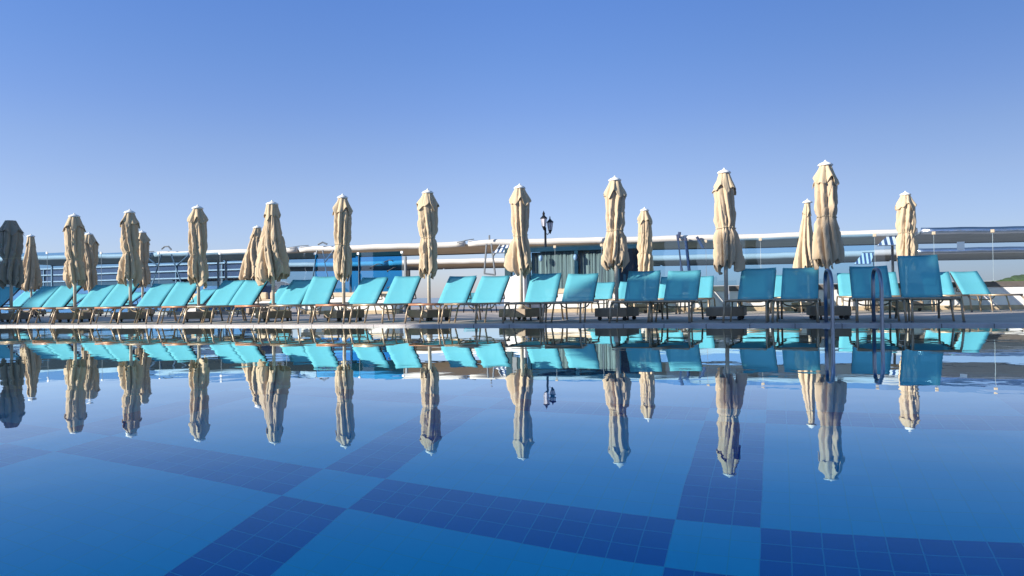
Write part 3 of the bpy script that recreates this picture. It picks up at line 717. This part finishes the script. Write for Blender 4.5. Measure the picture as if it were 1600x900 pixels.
# ---------------------------------------------------------------- closed parasols
def smooth(a, b, x):
    t = max(0, min(1, (x - a) / (b - a))); return t * t * (3 - 2 * t)
def parasol(t, d, ztop, zbot, w, flare=1.0, tie=.60, flaps=(), lean=(0, 0), seed=0, twist=.6, tied=True, pw=.033, fab=None, cap=True, label='', group='', brot=.4):
    r = empty('parasol', (t, d, DZ)); tag(r, label, 'parasol', group)
    rnd = random.Random(seed * 7 + 3); fab = fab or M_fab
    ztop -= DZ; zbot -= DZ
    zc = ztop - .055; Hc = zc - zbot; W = w / 2 * .88
    NL = 8; ph = [rnd.uniform(-.14, .14) for _ in range(NL)]; amp = [rnd.uniform(.75, 1.25) for _ in range(NL)]
    hem = [rnd.uniform(-.11, .07) for _ in range(NL)]; rot0 = rnd.uniform(0, 6.28); tw = twist * rnd.choice((-1, 1))
    tzs = tie
    def rad(a, s, z):
        base = W * (.42 + .58 * min(1, s / .20))
        base *= 1 + .05 * math.sin(5 * s + seed)
        if tied:
            base *= 1 - .22 * math.exp(-((s - tzs) / .05) ** 2)
            if s > tzs: base *= 1 + (flare - 1) * smooth(tzs, 1, s)
        else: base = W * (.34 + (flare - .34) * smooth(-.05, 1.05, s) ** .9)
        th = a + rot0 + tw * smooth(.15, 1, s) + .10 * math.sin(7 * s + seed * 2)
        x = (th / (2 * math.pi) * NL) % NL; k = int(x) % NL; f = x - int(x)
        f = min(max(f + ph[k] * math.sin(math.pi * f), 0), 1)
        pl = abs(math.sin(math.pi * f)) ** .8                       # rounded lobes, sharp valleys
        depth = (.20 + .34 * smooth(0, .9, s)) * amp[k]
        if tied: depth *= 1 - .45 * math.exp(-((s - tzs) / .07) ** 2)
        q = 1 - depth * (1 - pl)
        # secondary pleats within each lobe
        q += .045 * smooth(.05, .5, s) * math.sin(2 * math.pi * f * 2 + k * 1.7 + 4 * s)
        v = Vector((math.cos(a) * 1.6 + seed * 3.1, math.sin(a) * 1.6, s * 2.6 + math.sin(a * 2) * .25))
        q += .12 * noise.noise(v) * smooth(.05, .3, s)
        v2 = Vector((math.cos(a) * 4.2 + seed, math.sin(a) * 4.2 + s * 2, s * 7.5 + a * .8))
        q += .03 * noise.noise(v2)
        # sharp creases: ridged noise drawn out along the cloth
        v3 = Vector((math.cos(a) * 2.6 + seed * 1.7, math.sin(a) * 2.6 - seed, s * 4.2 + a * (.9 if seed % 2 else -.9)))
        q -= .07 * max(0, 1 - abs(noise.noise(v3)) * 7) * smooth(.03, .25, s)
        v4 = Vector((math.cos(a) * 1.3 - seed * 2.2, math.sin(a) * 1.3, s * 5.5 - math.sin(a + seed) * 1.2))
        q -= .10 * max(0, 1 - abs(noise.noise(v4)) * 11) * smooth(.2, .4, s)
        # diagonal wrapping creases near the tie
        if tied: q += .05 * math.exp(-((s - tzs) / .22) ** 2) * math.sin(a * 3 + s * 38 * (1 if seed % 2 else -1))
        for fa, fw, fo, fs in flaps:
            da = (a - fa + math.pi) % (2 * math.pi) - math.pi
            q += fo * math.exp(-(da / fw) ** 2) * smooth(fs, 1, s)
        return base * q
    def hemz(a):
        th = a + rot0 + tw; x = (th / (2 * math.pi) * NL) % NL; k = int(x) % NL; f = x - int(x); k2 = (k + 1) % NL
        h_ = hem[k] * (1 - f) + hem[k2] * f
        z = h_ - .13 * abs(math.cos(math.pi * f)) ** 1.5 + .05 + .02 * math.sin(a * 11 + seed)
        for fa, fw, fo, fs in flaps:
            da = (a - fa + math.pi) % (2 * math.pi) - math.pi
            z += -.05 * math.exp(-(da / fw) ** 2)
        return z
    NA, NS = 128, 64
    def shell(s0, s1, grow, hemf, nm, mat, parent, ns):
        b = NB(); rings = []
        for j in range(ns + 1):
            s = s0 + (s1 - s0) * j / ns; ring = []
            for i in range(NA):
                a = 2 * math.pi * i / NA
                ds = hemf(a) / Hc * smooth(.45 if s1 > .5 else .1, 1, j / ns) if hemf else 0
                ss = s - ds
                gg = grow if s1 > .5 else 1.04 + (grow - 1.04) * (j / ns) ** 1.5
                rr = rad(a, min(s, 1), 0) * gg + (gg - 1) * .08
                z = zc - ss * Hc
                ring.append(b.verts.new((rr * math.cos(a) + lean[0] * ss, rr * math.sin(a) + lean[1] * ss, z)))
            rings.append(ring)
        for p, q in zip(rings, rings[1:]):
            for k in range(NA): b.faces.new((p[k], p[(k + 1) % NA], q[(k + 1) % NA], q[k]))
        b.faces.new(rings[0])
        o = obj(nm, b, mat, parent, True)
        md = o.modifiers.new('cloth', 'SOLIDIFY'); md.thickness = .006; md.offset = -1
        return o
    cn = shell(0, 1, 1.0, hemz, 'canopy', fab, r, NS)
    def vh(a): return .05 * math.sin(4 * a + rot0 + seed) + .035 * math.sin(7 * a + seed * 2) - .02
    shell(0, .185, 1.16, vh, 'vent_flap', M_vent if fab is M_fab else fab, cn, 12)
    if tied:
        b = NB(); pts = []
        for i in range(48):
            a = 2 * math.pi * i / 48; rr = rad(a, tzs, 0) * 1.03 + .004
            pts.append((rr * math.cos(a) + lean[0] * tzs, rr * math.sin(a) + lean[1] * tzs, zc - tzs * Hc + .012 * math.sin(2 * a + seed)))
        tube(b, pts, .009, 5, closed=True)
        a = 4.9 + rnd.uniform(-.5, .5); p = rad(a, tzs, 0) + .012
        tube(b, [(p * math.cos(a), p * math.sin(a), zc - tzs * Hc), (p * 1.08 * math.cos(a + .08), p * 1.08 * math.sin(a + .08), zc - tzs * Hc - .10), (p * 1.05 * math.cos(a), p * 1.05 * math.sin(a), zc - tzs * Hc - .19)], .006, 5)
        obj('tie_strap', b, M_strap, cn)
    if cap:
        b = NB(); k = min(1.05, max(.9, w / .44)); lathe(b, [(.118 * k, ztop - .085), (.122 * k, ztop - .07), (.09 * k, ztop - .045), (.045 * k, ztop - .026), (.018, ztop - .012), (.014, ztop + .004), (.004, ztop + .01)], 16)
        obj('cap', b, M_white, r, True)
    b = NB(); tube(b, [(0, 0, .16), (0, 0, zc)], pw, 14); obj('pole', b, M_pole, r, True)
    # wheeled base
    bs = empty('base', (0, 0, 0)); bs.rotation_euler = (0, 0, brot)
    bpy.data.objects.remove(bs)
    b = NB(); box(b, -.30, .30, -.30, .30, .065, .215, .012); base = obj('base', b, M_box, r); base.rotation_euler = (0, 0, brot)
    b = NB(); lathe(b, [(.06, .214), (.06, .30), (.045, .32), (.036, .33)], 14); obj('collar', b, M_pole, base, True)
    for sx in (-1, 1):
        for sy in (-1, 1):
            b = NB(); cx, cy = sx * .23, sy * .23
            tube(b, [(cx - .018, cy, .035), (cx + .018, cy, .035)], .035, 12); box(b, cx - .025, cx + .025, cy - .02, cy + .02, .04, .067)
            obj('caster', b, M_rubber, base)
    return r
FG = 'closed beige parasols in the front row'; BG = 'closed beige parasols in the back row'
PI = math.pi
FR = [
 (-17.27, 2.50, .99, .56, dict(flare=1.1, tie=.62, fab=M_fab_shade, cap=False), 'leftmost closed parasol, dark and fully shaded, without white cap'),
 (-15.27, 2.52, .96, .47, dict(flare=1.05, tie=.66), 'closed parasol, second from left in the front row, straight body'),
 (-13.64, 2.53, .97, .44, dict(flare=1.25, tie=.60, flaps=((PI, .5, .25, .5),)), 'closed parasol, third from left in the front row, bulging at its tie'),
 (-11.77, 2.53, .95, .44, dict(flare=1.1, tie=.68, flaps=((-.2, .35, .35, .7),)), 'closed parasol, fourth from left in the front row, small flap at lower right'),
 (-9.87, 2.52, .96, .70, dict(flare=1.12, tied=False), 'wide untied parasol flaring like a skirt, one in front of another'),
 (-8.20, 2.56, .96, .39, dict(flare=1.1, tie=.62), 'narrow closed parasol in front of the deep blue glass'),
 (-6.33, 2.55, .98, .41, dict(flare=1.0, tie=.58), 'closed parasol in front of the left part of the screen opening'),
 (-4.47, 2.53, .98, .39, dict(flare=1.1, tie=.60, flaps=((PI + .2, .4, .7, .52), (-.3, .4, .15, .6))), 'closed parasol with fabric puffed out left, at the white pillar'),
 (-2.70, 2.56, 1.0, .42, dict(flare=1.22, tie=.60), 'closed parasol in front of the brown curtained pavilion'),
 (-.84, 2.57, .93, .41, dict(flare=1.05, tie=.60, flaps=((.1, .4, .55, .45),)), 'second tallest parasol, flap hanging out at its lower right'),
 (.74, 2.59, 1.0, .43, dict(flare=1.15, tie=.56, flaps=((.1, .35, .35, .6),)), 'tallest closed parasol, beside the pool ladder'),
]
for i, (t, zt, zb, w_, kw, lab) in enumerate(FR):
    parasol(t, 13.38, zt, zb, w_, seed=i + 1, label=lab, group=FG, brot=.35 + .13 * i, lean=(rng.uniform(-.015, .015), 0), **kw)
BR = [
 (-23.11, 2.73, 1.0, .60, dict(flare=1.25, tied=False), 'flared parasol in the back row, leftmost of its row'),
 (-20.62, 2.69, 1.0, .55, dict(flare=1.1, tie=.66), 'short parasol just right of the second front parasol'),
 (-18.48, 2.66, 1.05, .48, dict(flare=1.05, tie=.62), 'parasol overlapped by the third front parasol'),
 (-14.24, 2.63, 1.12, .66, dict(flare=1.35, tied=False, lean=(-.22, 0)), 'flared parasol leaning left behind the wide untied one'),
 (-3.04, 2.57, 1.02, .40, dict(flare=1.05, tie=.70), 'slim short parasol standing alone right of the curtained pavilion'),
 (.64, 2.57, 1.02, .36, dict(flare=1.5, tie=.5, tied=False, lean=(-.10, 0)), 'small flared parasol partly hidden by the tallest parasol'),
 (2.63, 2.63, 1.10, .42, dict(flare=1.1, tie=.58, flaps=((-.1, .5, .15, .1),)), 'rightmost parasol, standing behind the raised lounger'),
]
for i, (t, zt, zb, w_, kw, lab) in enumerate(BR):
    parasol(t, 18.6, zt, zb, w_, seed=i + 31, label=lab, group=BG, brot=.2 + .2 * i, **kw)

# ---------------------------------------------------------------- small things on the deck
for t, d, w_, h_, lab in ((-17.0, 19.2, .55, .42, 'white counter with beige cushion behind the fourth pair of loungers'), (-14.3, 19.2, .8, .42, 'white counter with two beige cushions behind the fifth pair of loungers')):
    r = empty('counter', (t, d, DZ)); tag(r, lab, 'counter', 'white counters by the screen')
    b = NB(); box(b, -w_ / 2, w_ / 2, -.25, .25, 0, h_, .01); obj('counter_body', b, M_wall, r)
    b = NB(); box(b, -w_ / 2 - .02, w_ / 2 + .02, -.27, .27, h_ + .001, h_ + .04, .01); obj('counter_top', b, M_cap, r)
    k = 1 if w_ < .6 else 2
    for j in range(k):
        x = (j - (k - 1) / 2) * .4
        b = NB(); box(b, x - .14, x + .14, -.06, .06, h_ + .042, h_ + .25, .03); obj('cushion', b, M_cap, r)
